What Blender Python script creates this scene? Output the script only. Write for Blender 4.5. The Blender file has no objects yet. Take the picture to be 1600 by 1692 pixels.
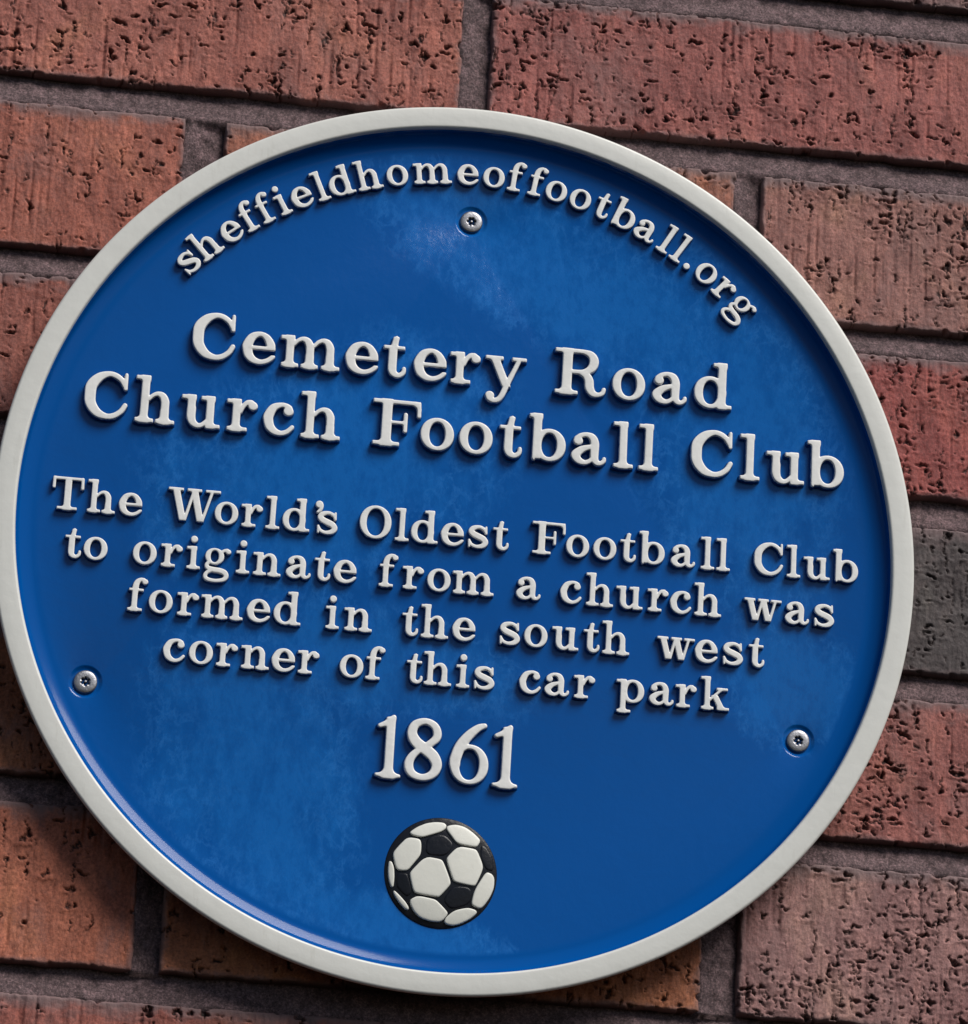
import bpy, math, random
import numpy as np
from mathutils import Matrix, Vector
from mathutils.geometry import delaunay_2d_cdt

MM = 0.001
S = bpy.context.scene
COL = S.collection
rng = np.random.default_rng(7)

# ------------------------------------------------------------------ camera
R = ((0.98862, 0.12224, -0.08766), (-0.14339, 0.94195, -0.30361), (0.04546, 0.31272, 0.94876))
cam_data = bpy.data.cameras.new("camera")
cam = bpy.data.objects.new("camera", cam_data)
COL.objects.link(cam)
m = Matrix.Identity(4)
for r in range(3):
    m[r][0] = R[r][0]
    m[r][1] = R[r][2]
    m[r][2] = -R[r][1]
m[0][3], m[1][3], m[2][3] = -0.20081, -1.63710, -0.52616
cam.matrix_world = m
cam_data.sensor_fit = 'HORIZONTAL'
cam_data.sensor_width = 36.0
cam_data.lens = 7001.5 / 1600 * 36.0
cam_data.clip_start = 0.05
cam_data.clip_end = 100.0
S.camera = cam

# ------------------------------------------------------------------ sky, sun, exposure
to_sun = Vector((0.85, -1.0, 1.50)).normalized()
elev = math.asin(to_sun.z)
azim = math.atan2(to_sun.x, to_sun.y)
W = bpy.data.worlds.new("World")
S.world = W
W.use_nodes = True
nt = W.node_tree
bg = nt.nodes["Background"]
sky = nt.nodes.new("ShaderNodeTexSky")
sky.sky_type = 'NISHITA'
sky.sun_disc = False
sky.sun_elevation = elev
sky.sun_rotation = azim
sky.air_density = 1.0
sky.dust_density = 1.0
nt.links.new(sky.outputs[0], bg.inputs[0])
bg.inputs[1].default_value = 0.055
sun_data = bpy.data.lights.new("sun", 'SUN')
sun_data.energy = 3.75
sun_data.angle = math.radians(31)
sun_data.color = (1.0, 0.955, 0.89)
sun = bpy.data.objects.new("sun", sun_data)
COL.objects.link(sun)
sun.rotation_euler = to_sun.to_track_quat('Z', 'Y').to_euler()
S.view_settings.view_transform = 'Standard'
S.view_settings.look = 'None'
S.view_settings.exposure = 0.30
S.view_settings.gamma = 1.0


# ------------------------------------------------------------------ noise helpers (numpy)
def vnoise(x, y, seed=0):
    """smooth value noise, -1..1"""
    g = np.random.default_rng(seed).uniform(-1, 1, (256, 256))
    xi = np.floor(x).astype(int); yi = np.floor(y).astype(int)
    fx = x - xi; fy = y - yi
    fx = fx * fx * (3 - 2 * fx); fy = fy * fy * (3 - 2 * fy)
    a = g[xi & 255, yi & 255]; b = g[(xi + 1) & 255, yi & 255]
    c = g[xi & 255, (yi + 1) & 255]; d = g[(xi + 1) & 255, (yi + 1) & 255]
    return (a * (1 - fx) + b * fx) * (1 - fy) + (c * (1 - fx) + d * fx) * fy


def fbm(x, y, seed=0, octv=4):
    s = 0; a = 1.0; t = 0
    for i in range(octv):
        s = s + a * vnoise(x * 2 ** i + 17.3 * i, y * 2 ** i - 9.1 * i, seed + i)
        t += a; a *= 0.5
    return s / t


def sstep(a, b, x):
    t = np.clip((x - a) / (b - a), 0, 1)
    return t * t * (3 - 2 * t)


# ------------------------------------------------------------------ materials
def mat_new(name):
    mt = bpy.data.materials.new(name)
    mt.use_nodes = True
    return mt, mt.node_tree, mt.node_tree.nodes["Principled BSDF"]


def N(t, kind, **kw):
    n = t.nodes.new(kind)
    for k, v in kw.items():
        if hasattr(n, k):
            setattr(n, k, v)
        else:
            n.inputs[k].default_value = v
    return n


def noise(t, vec, scale, detail=4, rough=0.5, dist=0.0):
    n = t.nodes.new("ShaderNodeTexNoise")
    n.inputs["Scale"].default_value = scale
    n.inputs["Detail"].default_value = detail
    n.inputs["Roughness"].default_value = rough
    n.inputs["Distortion"].default_value = dist
    if vec is not None:
        t.links.new(vec, n.inputs["Vector"])
    return n.outputs["Fac"]


def ramp(t, fac, stops):
    n = t.nodes.new("ShaderNodeValToRGB")
    e = n.color_ramp.elements
    while len(e) < len(stops):
        e.new(0.5)
    for i, (p, c) in enumerate(stops):
        e[i].position = p
        e[i].color = c if len(c) == 4 else (*c, 1)
    t.links.new(fac, n.inputs[0])
    return n.outputs[0]


def mix(t, fac, a, b, mode='MIX'):
    n = t.nodes.new("ShaderNodeMix")
    n.data_type = 'RGBA'
    n.blend_type = mode
    for sock, v in ((n.inputs[0], fac), (n.inputs[6], a), (n.inputs[7], b)):
        if hasattr(v, "is_output"):
            t.links.new(v, sock)
        elif isinstance(v, (int, float)):
            sock.default_value = v
        else:
            sock.default_value = v if len(v) == 4 else (*v, 1)
    return n.outputs[2]


def math_n(t, op, a, b=None, c=None, clamp=False):
    n = t.nodes.new("ShaderNodeMath")
    n.operation = op
    n.use_clamp = clamp
    for i, v in enumerate((a, b, c)):
        if v is None:
            continue
        if hasattr(v, "is_output"):
            t.links.new(v, n.inputs[i])
        else:
            n.inputs[i].default_value = v
    return n.outputs[0]


def mapping(t, src, scale=(1, 1, 1), loc=(0, 0, 0), rot=(0, 0, 0)):
    n = t.nodes.new("ShaderNodeMapping")
    n.inputs["Scale"].default_value = scale
    n.inputs["Location"].default_value = loc
    n.inputs["Rotation"].default_value = rot
    t.links.new(src, n.inputs["Vector"])
    return n.outputs[0]


def bump(t, height, strength, dist, normal=None):
    n = t.nodes.new("ShaderNodeBump")
    n.inputs["Strength"].default_value = strength
    n.inputs["Distance"].default_value = dist
    t.links.new(height, n.inputs["Height"])
    if normal is not None:
        t.links.new(normal, n.inputs["Normal"])
    return n.outputs[0]


def attr(t, name, out="Fac"):
    n = t.nodes.new("ShaderNodeAttribute")
    n.attribute_name = name
    return n.outputs[out]


def pos(t):
    return t.nodes.new("ShaderNodeNewGeometry").outputs["Position"]


# ---- blue enamel
BLUE, t, p = mat_new("blue_enamel")
g = pos(t)
streak = noise(t, mapping(t, g, (1, 1, 0.45)), 70, 9, 0.72, 0.25)      # ragged edge of the painted sky reflection
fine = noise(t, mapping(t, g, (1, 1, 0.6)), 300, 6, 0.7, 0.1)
sep = t.nodes.new("ShaderNodeSeparateXYZ"); t.links.new(g, sep.inputs[0])
gx, gz = sep.outputs[0], sep.outputs[2]


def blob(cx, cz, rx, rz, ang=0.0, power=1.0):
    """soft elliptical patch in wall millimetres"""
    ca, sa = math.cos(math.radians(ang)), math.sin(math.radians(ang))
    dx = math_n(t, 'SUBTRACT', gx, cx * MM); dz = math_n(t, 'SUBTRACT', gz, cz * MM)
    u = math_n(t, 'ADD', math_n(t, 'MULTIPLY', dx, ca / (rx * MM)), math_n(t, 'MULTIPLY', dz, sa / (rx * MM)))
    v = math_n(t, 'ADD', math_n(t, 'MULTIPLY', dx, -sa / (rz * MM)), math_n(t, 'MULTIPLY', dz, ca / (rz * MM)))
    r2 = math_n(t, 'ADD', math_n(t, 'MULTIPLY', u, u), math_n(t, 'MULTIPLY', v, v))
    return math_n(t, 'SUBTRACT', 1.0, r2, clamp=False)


refl_patches = [(-78, -100, 36, 66, 8), (-55, 25, 70, 44, 25), (55, 112, 95, 26, -24), (-10, -163, 44, 12, -14),
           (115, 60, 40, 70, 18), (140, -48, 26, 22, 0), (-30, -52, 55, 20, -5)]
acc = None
for q in refl_patches:
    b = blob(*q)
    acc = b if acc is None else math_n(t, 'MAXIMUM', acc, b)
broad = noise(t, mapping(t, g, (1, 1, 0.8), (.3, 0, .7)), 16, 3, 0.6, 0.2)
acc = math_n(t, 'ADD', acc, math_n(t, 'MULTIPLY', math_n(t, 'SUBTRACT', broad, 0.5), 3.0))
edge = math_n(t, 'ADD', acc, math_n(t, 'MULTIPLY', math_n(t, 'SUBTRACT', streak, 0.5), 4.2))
sky_refl = math_n(t, 'MULTIPLY_ADD', edge, 0.8, 0.30, clamp=True)
sky_refl = math_n(t, 'MULTIPLY', sky_refl, math_n(t, 'MULTIPLY_ADD', fine, 2.6, -0.35), clamp=True)
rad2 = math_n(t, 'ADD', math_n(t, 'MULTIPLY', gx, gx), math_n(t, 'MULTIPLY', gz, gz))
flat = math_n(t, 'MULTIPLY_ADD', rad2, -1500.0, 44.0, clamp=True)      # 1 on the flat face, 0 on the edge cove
sky_refl = math_n(t, 'MULTIPLY', sky_refl, flat)
base = mix(t, sky_refl, (0.0004, 0.063, 0.262), (0.0040, 0.097, 0.350))  # pale sky reflections painted into the enamel's base colour
# rippled reflection flecks painted into the colour along the borders of the paler areas
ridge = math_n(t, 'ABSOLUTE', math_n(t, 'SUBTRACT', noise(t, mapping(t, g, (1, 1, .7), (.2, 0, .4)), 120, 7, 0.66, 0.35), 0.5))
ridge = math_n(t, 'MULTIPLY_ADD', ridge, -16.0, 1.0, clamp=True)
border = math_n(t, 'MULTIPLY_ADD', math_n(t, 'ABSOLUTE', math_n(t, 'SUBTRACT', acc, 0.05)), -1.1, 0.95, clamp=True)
refl_fleck = math_n(t, 'MULTIPLY', math_n(t, 'MULTIPLY', ridge, border), math_n(t, 'MULTIPLY', flat, math_n(t, 'MULTIPLY_ADD', fine, 3.0, -0.9, clamp=True)))
base = mix(t, math_n(t, 'MULTIPLY', refl_fleck, 0.55), base, (0.020, 0.150, 0.46))
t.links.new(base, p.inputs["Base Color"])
rg = math_n(t, 'MULTIPLY_ADD', sky_refl, 0.03, 0.13)
t.links.new(rg, p.inputs["Roughness"])
lump = noise(t, g, 75, 4, 0.55, 0.3)
peel = noise(t, g, 420, 3, 0.6)
nb = bump(t, math_n(t, 'MULTIPLY', math_n(t, 'SUBTRACT', lump, 0.5), flat), 0.10, 0.0022)
nb = bump(t, math_n(t, 'MULTIPLY', math_n(t, 'MULTIPLY', math_n(t, 'SUBTRACT', streak, 0.5), flat), math_n(t, 'MULTIPLY_ADD', sky_refl, 0.8, 0.35)), 0.13, 0.0016, nb)
nb = bump(t, math_n(t, 'MULTIPLY', math_n(t, 'SUBTRACT', peel, 0.5), flat), 0.06, 0.0005, nb)
t.links.new(nb, p.inputs["Normal"])
p.inputs["IOR"].default_value = 1.5
t.links.new(math_n(t, 'MULTIPLY_ADD', flat, 0.10, 0.13), p.inputs["Specular IOR Level"])

# ---- white paint on letters / rim
def white(name, col, lo, rough, bs, sides=False, run=.5):
    mt, t, p = mat_new(name)
    g = pos(t)
    w = noise(t, g, 60, 6, 0.6)
    c = mix(t, w, lo, col)
    c = mix(t, ramp(t, noise(t, mapping(t, g, (1, 1, run)), 300, 5, .7), [(0.60, (0, 0, 0)), (0.78, (.35, .35, .35))]), c, (.35, .34, .30))
    if sides:       # only the raised faces were painted: the sides stay blue, along an uneven brush line
        so = t.nodes.new("ShaderNodeSeparateXYZ")
        t.links.new(t.nodes.new("ShaderNodeTexCoord").outputs["Object"], so.inputs[0])
        lv = math_n(t, 'ADD', so.outputs[2], math_n(t, 'MULTIPLY', math_n(t, 'SUBTRACT', noise(t, g, 420, 4, .6), 0.5), 0.9))
        c = mix(t, math_n(t, 'MULTIPLY_ADD', lv, 14.0, -9.2, clamp=True), (0.0006, 0.050, 0.21), c)
    t.links.new(c, p.inputs["Base Color"])
    p.inputs["Roughness"].default_value = rough
    n = bump(t, noise(t, g, 130, 3, .55), bs, 0.0012)
    n = bump(t, noise(t, g, 700, 3, .6), bs * .6, 0.0004, n)
    t.links.new(n, p.inputs["Normal"])
    return mt


WHITE = white("white_letter_paint", (0.72, 0.718, 0.705), (0.62, 0.62, 0.61), 0.36, 0.22, True)
RIM = white("grey_white_rim_paint", (0.59, 0.592, 0.565), (0.525, 0.527, 0.50), 0.38, 0.12, run=.12)
BALLW = white("ball_white_paint", (0.64, 0.64, 0.59), (0.57, 0.57, 0.52), 0.42, 0.12)

BLACK, t, p = mat_new("black_paint")
g = pos(t)
t.links.new(mix(t, noise(t, g, 500, 5, .7), (0.003, 0.004, 0.007), (0.008, 0.009, 0.014)), p.inputs["Base Color"])
p.inputs["Roughness"].default_value = 0.3
p.inputs["Specular IOR Level"].default_value = 0.22
t.links.new(bump(t, noise(t, g, 420, 4, .6), .2, .0007), p.inputs["Normal"])

STEEL, t, p = mat_new("stainless_steel")
g = pos(t)
p.inputs["Metallic"].default_value = 1.0
t.links.new(mix(t, noise(t, g, 700, 4, .6), (0.20, 0.20, 0.215), (0.33, 0.33, 0.35)), p.inputs["Base Color"])
p.inputs["Roughness"].default_value = 0.46
t.links.new(bump(t, noise(t, g, 900, 3, .6), .4, .0003), p.inputs["Normal"])
DARKM, t, p = mat_new("dark_socket_metal")
p.inputs["Metallic"].default_value = 0.6
p.inputs["Base Color"].default_value = (0.05, 0.05, 0.055, 1)
p.inputs["Roughness"].default_value = 0.5

# ---- brick: colours differ per object through object colour
BRICK, t, p = mat_new("fired_clay_brick")
g = pos(t)
oi = t.nodes.new("ShaderNodeObjectInfo")
n1 = noise(t, mapping(t, g, (1, 1, .7)), 22, 5, .6, .5)
n2 = noise(t, mapping(t, g, (1, 1, .35)), 120, 6, .65, .3)
n3 = noise(t, g, 900, 4, .7)
c = mix(t, 1.0, oi.outputs["Color"], ramp(t, n1, [(0.3, (.72, .64, .66)), (0.55, (1, 1, 1)), (0.72, (1.12, 1.22, 1.05))]), 'MULTIPLY')
c = mix(t, 1.0, c, ramp(t, n2, [(0.3, (.66, .60, .62)), (0.52, (1.04, 1.04, 1.04)), (0.72, (1.42, 1.40, 1.34))]), 'MULTIPLY')
c = mix(t, 1.0, c, ramp(t, n3, [(0.3, (.62, .60, .60)), (0.5, (1, 1, 1)), (0.7, (1.5, 1.46, 1.42))]), 'MULTIPLY')
grey = ramp(t, noise(t, mapping(t, g, (1, 1, .5), (3, 1, 2)), 34, 6, .65, .8), [(0.52, (0, 0, 0)), (0.72, (.55, .55, .55))])
c = mix(t, grey, c, (0.155, 0.090, 0.088))
c = mix(t, attr(t, "smear"), c, (0.150, 0.102, 0.104))
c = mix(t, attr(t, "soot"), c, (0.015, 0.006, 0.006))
t.links.new(c, p.inputs["Base Color"])
p.inputs["Roughness"].default_value = 0.72
p.inputs["Specular IOR Level"].default_value = 0.35
nn = bump(t, noise(t, mapping(t, g, (1, 1, .25)), 900, 5, .65), .5, .0006)
nn = bump(t, noise(t, g, 1500, 3, .7), .5, .0004, nn)
t.links.new(nn, p.inputs["Normal"])

MORTAR, t, p = mat_new("grey_mortar")
g = pos(t)
m1 = noise(t, g, 60, 6, .65)
m2 = noise(t, g, 900, 4, .8)
c = mix(t, m1, (0.072, 0.047, 0.051), (0.190, 0.126, 0.133))
c = mix(t, 1.0, c, ramp(t, noise(t, mapping(t, g, (1, 1, .6)), 260, 6, .75), [(0.34, (.55, .52, .52)), (0.5, (1, 1, 1)), (0.66, (1.5, 1.45, 1.45))]), 'MULTIPLY')
c = mix(t, 1.0, c, ramp(t, m2, [(0.3, (.35, .35, .36)), (0.5, (1, 1, 1)), (0.66, (2.2, 2.15, 2.1))]), 'MULTIPLY')
t.links.new(c, p.inputs["Base Color"])
p.inputs["Roughness"].default_value = 0.9
nn = bump(t, noise(t, g, 600, 6, .8), 1.0, .0018)
t.links.new(nn, p.inputs["Normal"])


# ------------------------------------------------------------------ object helpers
def tag(o, label=None, cat=None, group=None, kind=None):
    for k, v in (("label", label), ("category", cat), ("group", group), ("kind", kind)):
        if v:
            o[k] = v
    return o


def empty(name, parent=None):
    o = bpy.data.objects.new(name, None)
    o.empty_display_size = 0.02
    COL.objects.link(o)
    o.parent = parent
    return o


def link(name, me, parent=None, loc=(0, 0, 0), scale=None, rotz=0.0):
    o = bpy.data.objects.new(name, me)
    COL.objects.link(o)
    o.parent = parent
    o.location = loc
    if scale:
        o.scale = scale
    if rotz:
        o.rotation_euler = (0, 0, rotz)
    return o


def mesh_np(name, V, F, mats, mat_idx=None, smooth=True):
    me = bpy.data.meshes.new(name)
    V = np.asarray(V, dtype=np.float32)
    F = np.asarray(F, dtype=np.int32)
    k = F.shape[1]
    me.vertices.add(len(V)); me.vertices.foreach_set("co", V.ravel())
    me.loops.add(F.size); me.loops.foreach_set("vertex_index", F.ravel())
    me.polygons.add(len(F))
    me.polygons.foreach_set("loop_start", np.arange(0, F.size, k, dtype=np.int32))
    me.polygons.foreach_set("loop_total", np.full(len(F), k, dtype=np.int32))
    for mt in mats:
        me.materials.append(mt)
    if mat_idx is not None:
        me.polygons.foreach_set("material_index", np.asarray(mat_idx, dtype=np.int32))
    me.polygons.foreach_set("use_smooth", np.full(len(F), smooth, dtype=bool))
    me.update(calc_edges=True)
    me.validate()
    return me


def grid_faces(nx, ny):
    i = np.arange(nx - 1)[:, None]; j = np.arange(ny - 1)[None, :]
    a = (i * ny + j).ravel()
    return np.stack([a, a + ny, a + ny + 1, a + 1], 1)


# ================================================================== THE WALL
# Every course as (top z, bottom z, [(x0, x1, colour, pit amount, seed)...]) in millimetres on the wall plane.
ORG = (0.245, 0.076, 0.046)
RED = (0.225, 0.068, 0.056)
MAU = (0.205, 0.078, 0.072)
PNK = (0.250, 0.130, 0.122)
DRK = (0.060, 0.050, 0.051)
courses = [
    (395.0, 345.0, [(-233.0, -7.0, MAU, .7, 21), (5.0, 231.0, RED, .8, 22)]),
    (330.0, 265.5, [(-345.0, -122.0, RED, .6, 23), (-110.0, 111.0, MAU, .8, 1), (123.0, 345.0, (0.16, .088, .085), .9, 2)]),
    (250.4, 192.2, [(-233.0, -7.0, (0.280, 0.095, 0.072), 0.9, 3), (5.4, 231.0, (0.245, 0.078, 0.068), 1.0, 4)]),
    (179.0, 114.9, [(-345.0, -121.6, (0.280, 0.090, 0.062), .45, 5), (-105.0, 112.6, (0.265, 0.098, 0.062), .8, 6), (124.1, 350.0, (0.245, 0.110, 0.092), 1.3, 7)]),
    (103.2, 40.8, [(-233.0, -7.0, (0.240, 0.080, 0.060), .55, 8), (5.0, 231.0, (0.225, 0.055, 0.050), 1.1, 9)]),
    (28.2, -35.5, [(-345.0, -121.0, RED, .7, 10), (-109.0, 111.0, RED, .7, 11), (123.0, 345.0, DRK, 1.15, 12)]),
    (-47.0, -108.3, [(-238.0, -7.0, (0.27, 0.10, 0.050), .5, 13), (5.0, 231.0, (0.240, 0.083, 0.072), 1.05, 14)]),
    (-119.5, -184.0, [(-345.0, -118.6, (0.315, 0.104, 0.062), .38, 15), (-108.0, 107.9, (0.31, 0.115, 0.055), .6, 16), (122.9, 350.0, PNK, 1.3, 17)]),
    (-196.2, -262.0, [(-238.0, -7.0, (0.245, 0.078, 0.060), .7, 18), (5.0, 231.0, (0.19, 0.080, 0.075), .8, 19)]),
    (-274.0, -338.0, [(-345.0, -119.0, RED, .6, 24), (-108.0, 108.0, MAU, .7, 25), (122.0, 350.0, RED, .8, 26)]),
]
wall = empty("brick_wall")
tag(wall, "red brown brick wall with grey mortar joints behind the blue round plaque", "wall")

XL, XR, ZB, ZT = -236.0, 240.0, -236.0, 292.0


def axis(a, b, lo, hi, fine, coarse):
    """samples from a to b, fine between lo and hi and coarse beyond"""
    out = []
    for p, q, st in ((a, min(b, lo), coarse), (max(a, lo), min(b, hi), fine), (max(a, hi), b, coarse)):
        if q - p > 1e-6:
            out.append(np.linspace(p, q, max(2, int((q - p) / st) + 1)))
    return np.unique(np.round(np.concatenate(out), 5))


def brick_mesh(x0, x1, zb, zt, pits, seed, hidden):
    rg_ = np.random.default_rng(seed)
    st = 1.6 if hidden else 0.5
    cx0, cx1, cz0, cz1 = x0, x1, zb, zt
    ax = axis(x0, x1, XL, XR, st, 1.6); az = axis(zb, zt, ZB, ZT, st, 1.6)
    nx, nz = len(ax), len(az)
    x = ax[:, None] * np.ones((1, nz))
    z = np.ones((nx, 1)) * az[None, :]
    # distance to the real brick edges, roughened
    wob = 0.55 * fbm(x / 9, z / 9, seed, 3) + 0.45 * fbm(x / 2.2, z / 2.2, seed + 5, 2)
    chip = np.maximum(0, fbm(x / 5, z / 5, seed + 9, 2) - 0.35) * 4.0
    d = np.minimum(np.minimum(x - x0, x1 - x), np.minimum(z - zb, zt - z))
    dw = d - 0.35 + 0.75 * wob - chip * (d < 5)
    rr = 0.9
    e = np.clip(dw, 0, rr)
    h = -(rr - np.sqrt(np.maximum(0, rr * rr - (rr - e) ** 2)))
    h = h - np.clip(-dw, 0, 1.5) * 2.5
    # tilt, drag marks and swelling of the fired face
    h += 0.35 * rg_.uniform(-1, 1) + (x - (x0 + x1) / 2) * rg_.uniform(-.004, .004)
    h += 0.38 * fbm(x / 26, z / 20, seed + 20, 3)
    h += 0.20 * fbm(x / 1.3, z / 8, seed + 30, 3) + 0.24 * fbm(x / 2.6, z / 3.4, seed + 33, 3)
    h += 0.13 * fbm(x / 1.1, z / 1.1, seed + 36, 2)
    groove = np.maximum(0, vnoise(x / 1.7, z / 34, seed + 40) - 0.36) * np.clip(vnoise(x / 14, z / 16, seed + 41) + .4, 0, 1)
    h -= 1.6 * groove
    # torn pits
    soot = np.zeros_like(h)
    psc = rg_.uniform(.8, 1.3)
    if not hidden:
        wx = x + 1.9 * fbm(x / 2.0, z / 2.0, seed + 50, 3)
        wz = z + 1.4 * fbm(x / 2.0 + 31, z / 2.0, seed + 51, 3)
        dens = vnoise(x / 30, z / 22, seed + 60)
        n = int((cx1 - cx0) * (cz1 - cz0) / 17.0 * pits)
        for k in range(n):
            px = rg_.uniform(cx0, cx1); pz = rg_.uniform(cz0, cz1)
            crack = seed == 404 and k < 13
            if crack:
                px = 187 + rg_.uniform(-2.2, 2.2) + .22 * max(0, k - 8) ** 1.5; pz = 248 - 3.6 * k
            i = min(nx - 1, int(np.searchsorted(ax, px))); j = int(np.clip(np.searchsorted(az, pz), 0, nz - 1))
            if not crack and dens[i, j] < rg_.uniform(-1.0, 0.35):
                continue
            big = rg_.random() ** 2.2 * psc
            if crack:
                big = .4 + .5 * rg_.random()
            parts = []
            ty = rg_.random()
            if ty < .36:      # horizontal tear
                parts.append((0, 0, .6 + 1.9 * big, .26 + .40 * big, rg_.uniform(-.35, .25)))
            elif ty < .60:    # vertical drag crack
                parts.append((0, 0, .26 + .16 * big, 1.3 + 5.0 * rg_.random() ** 2, rg_.uniform(-.10, .10)))
            elif ty < .80:    # hook: both
                parts.append((0, 0, .55 + 1.4 * big, .27 + .40 * big, rg_.uniform(-.4, .3)))
                parts.append((rg_.uniform(-1, 1), rg_.uniform(0, 2.0), .34 + .3 * big, .9 + 1.8 * big, rg_.uniform(-.2, .2)))
            else:             # round hole
                parts.append((0, 0, .38 + .8 * big, .36 + .6 * big, 0))
            dep = (.7 + 1.1 * rg_.random()) * (.6 + .7 * big)
            R_ = 7.0
            i0, i1 = np.searchsorted(ax, (px - R_, px + R_))
            j0, j1 = np.searchsorted(az, (pz - R_, pz + R_))
            X = wx[i0:i1, j0:j1] - px; Z = wz[i0:i1, j0:j1] - pz
            m = np.zeros_like(X)
            for (ox, oz, a, b, an) in parts:
                c_, s_ = math.cos(an), math.sin(an)
                u = ((X - ox) * c_ + (Z - oz) * s_) / a
                v = (-(X - ox) * s_ + (Z - oz) * c_) / b
                rr2 = np.sqrt(u * u + v * v)
                m = np.maximum(m, 1 - sstep(.62, 1.25, rr2))
            lip = np.exp(-((X / (1.6 + 1.5 * big)) ** 2 + ((Z + 1.3) / .8) ** 2))
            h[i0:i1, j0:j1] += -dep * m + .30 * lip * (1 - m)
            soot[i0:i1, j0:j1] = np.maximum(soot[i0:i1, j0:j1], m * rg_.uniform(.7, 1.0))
    # mortar smeared over the arrises, mostly the upper one
    sm_n = fbm(x / 7, z / 4, seed + 70, 4)
    dt = zt - z; db = np.minimum(np.minimum(x - x0, x1 - x), z - zb)
    smear = np.clip(1.25 - dt / (5.5 + 5.0 * sm_n), 0, 1) * .9 + np.clip(1.05 - db / (2.4 + 2.4 * sm_n), 0, 1) * .75
    smear = np.clip(smear, 0, .9) * (1 - soot)
    jx = 0.5 * vnoise(x / 8, z / 8, seed + 80) * np.clip(1 - d / 4, 0, 1)
    V = np.stack([x + jx, -h, z + jx], -1).reshape(-1, 3)
    F = grid_faces(nx, nz)[:, ::-1]
    # skirt so that the brick is a solid lump in its bed
    idx = np.arange(nx * nz).reshape(nx, nz)
    ringi = np.concatenate([idx[:, 0], idx[-1, 1:], idx[-2::-1, -1], idx[0, -2:0:-1]])
    base_i = len(V)
    RV = V[ringi].copy(); RV[:, 1] = 14.0
    V = np.concatenate([V, RV, [[(cx0 + cx1) / 2, 14.0, (cz0 + cz1) / 2]]])
    n = len(ringi); a = np.arange(n); b = (a + 1) % n
    F = np.concatenate([F, np.stack([ringi[a], ringi[b], base_i + b, base_i + a], 1)])
    me = mesh_np("brick", V * MM, F, [BRICK])
    nv = len(me.vertices)
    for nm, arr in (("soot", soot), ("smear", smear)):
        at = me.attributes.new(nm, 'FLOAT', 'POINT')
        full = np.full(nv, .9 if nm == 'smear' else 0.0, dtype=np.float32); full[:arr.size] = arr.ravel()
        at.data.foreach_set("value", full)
    return me


def is_hidden(x0, x1, z0, z1):
    return all(math.hypot(a, b) < 165 for a in (x0, x1) for b in (z0, z1))


for (zt, zb, bricks) in courses:
    for (x0, x1, colr, pits, seed) in bricks:
        me = brick_mesh(x0, x1, zb, zt, pits, seed * 101, is_hidden(x0, x1, zb, zt))
        o = link("brick", me, wall)
        o.color = (*colr, 1)
        if seed == 12:
            o["label"] = "dark grey burnt brick"

# mortar: one sheet, struck so that it is deep under the brick above and flush on the brick below
ax = axis(-348.0, 354.0, XL, XR, 1.1, 2.2); az = axis(-338.0, 400.0, ZB, ZT, 1.1, 2.2)
nx, nz = len(ax), len(az)
x = ax[:, None] * np.ones((1, nz)); z = np.ones((nx, 1)) * az[None, :]
H = np.full_like(x, -12.0)
for k in range(len(courses) - 1):
    up = courses[k][1]; lo = courses[k + 1][0]
    tt = np.clip((up + 2.0 - z) / (up - lo + 3.2), 0, 1)
    hh = -7.2 + 7.4 * tt ** .85
    edge_n = 1.1 * fbm(x / 6, z / 6, 950 + k, 3)
    hh = hh - 2.4 * np.clip((lo + edge_n * .8 - z) / 2.4, 0, 1.4) + .5 * np.clip(edge_n, 0, 1) * sstep(.6, 1, tt)
    H = np.where((z < up + 2.0) & (z > lo - 3.4), hh, H)
for (zt, zb, bricks) in courses:
    for a, b in zip(bricks[:-1], bricks[1:]):
        l, r_ = a[1], b[0]
        tt = np.clip((r_ + 1.5 - x) / (r_ - l + 3.0), 0, 1)
        hh = -5.2 + 5.3 * tt ** .85 - 2.4 * np.clip((l + .6 * fbm(x / 6, z / 6, 990, 3) - x) / 2.2, 0, 1.4)
        H = np.where((x > l - 3.0) & (x < r_ + 1.5) & (z > zb - 1.0) & (z < zt + 1.0), np.maximum(H, hh), H)
H = H + .8 * fbm(x / 11, z / 7, 900, 3) + .75 * fbm(x / 2.6, z / 2.6, 905, 4)
V = np.stack([x, -H, z], -1).reshape(-1, 3)
mo = link("mortar", mesh_np("mortar", V * MM, grid_faces(nx, nz)[:, ::-1], [MORTAR]), wall)


# ================================================================== THE PLAQUE
ANG = -0.00579
root = empty("plaque")
tag(root, "round blue commemorative plaque with raised white lettering and a grey white rim", "plaque")
c_, s_ = math.cos(ANG), math.sin(ANG)
root.matrix_world = Matrix(((c_, -s_, 0, 0), (0, 0, -1, 0), (s_, c_, 0, 0), (0, 0, 0, 1)))
HP = 11.0      # height of the blue field above the wall plane
HR = 18.0      # rim height


def revolve(name, prof, mats, seg=420, close=False):
    prof = np.array(prof, dtype=float)
    a = np.linspace(0, 2 * math.pi, seg, endpoint=False)
    V = np.stack([prof[None, :, 0] * np.cos(a)[:, None], prof[None, :, 0] * np.sin(a)[:, None], np.ones((seg, 1)) * prof[None, :, 1]], -1)
    n = len(prof)
    i = np.arange(seg)[:, None]; j = np.arange(n - 1)[None, :]
    F = np.stack([(i * n + j), (i * n + j + 1), ((i + 1) % seg * n + j + 1), ((i + 1) % seg * n + j)], -1).reshape(-1, 4)
    return mesh_np(name, V.reshape(-1, 3) * MM, F, mats)


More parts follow.
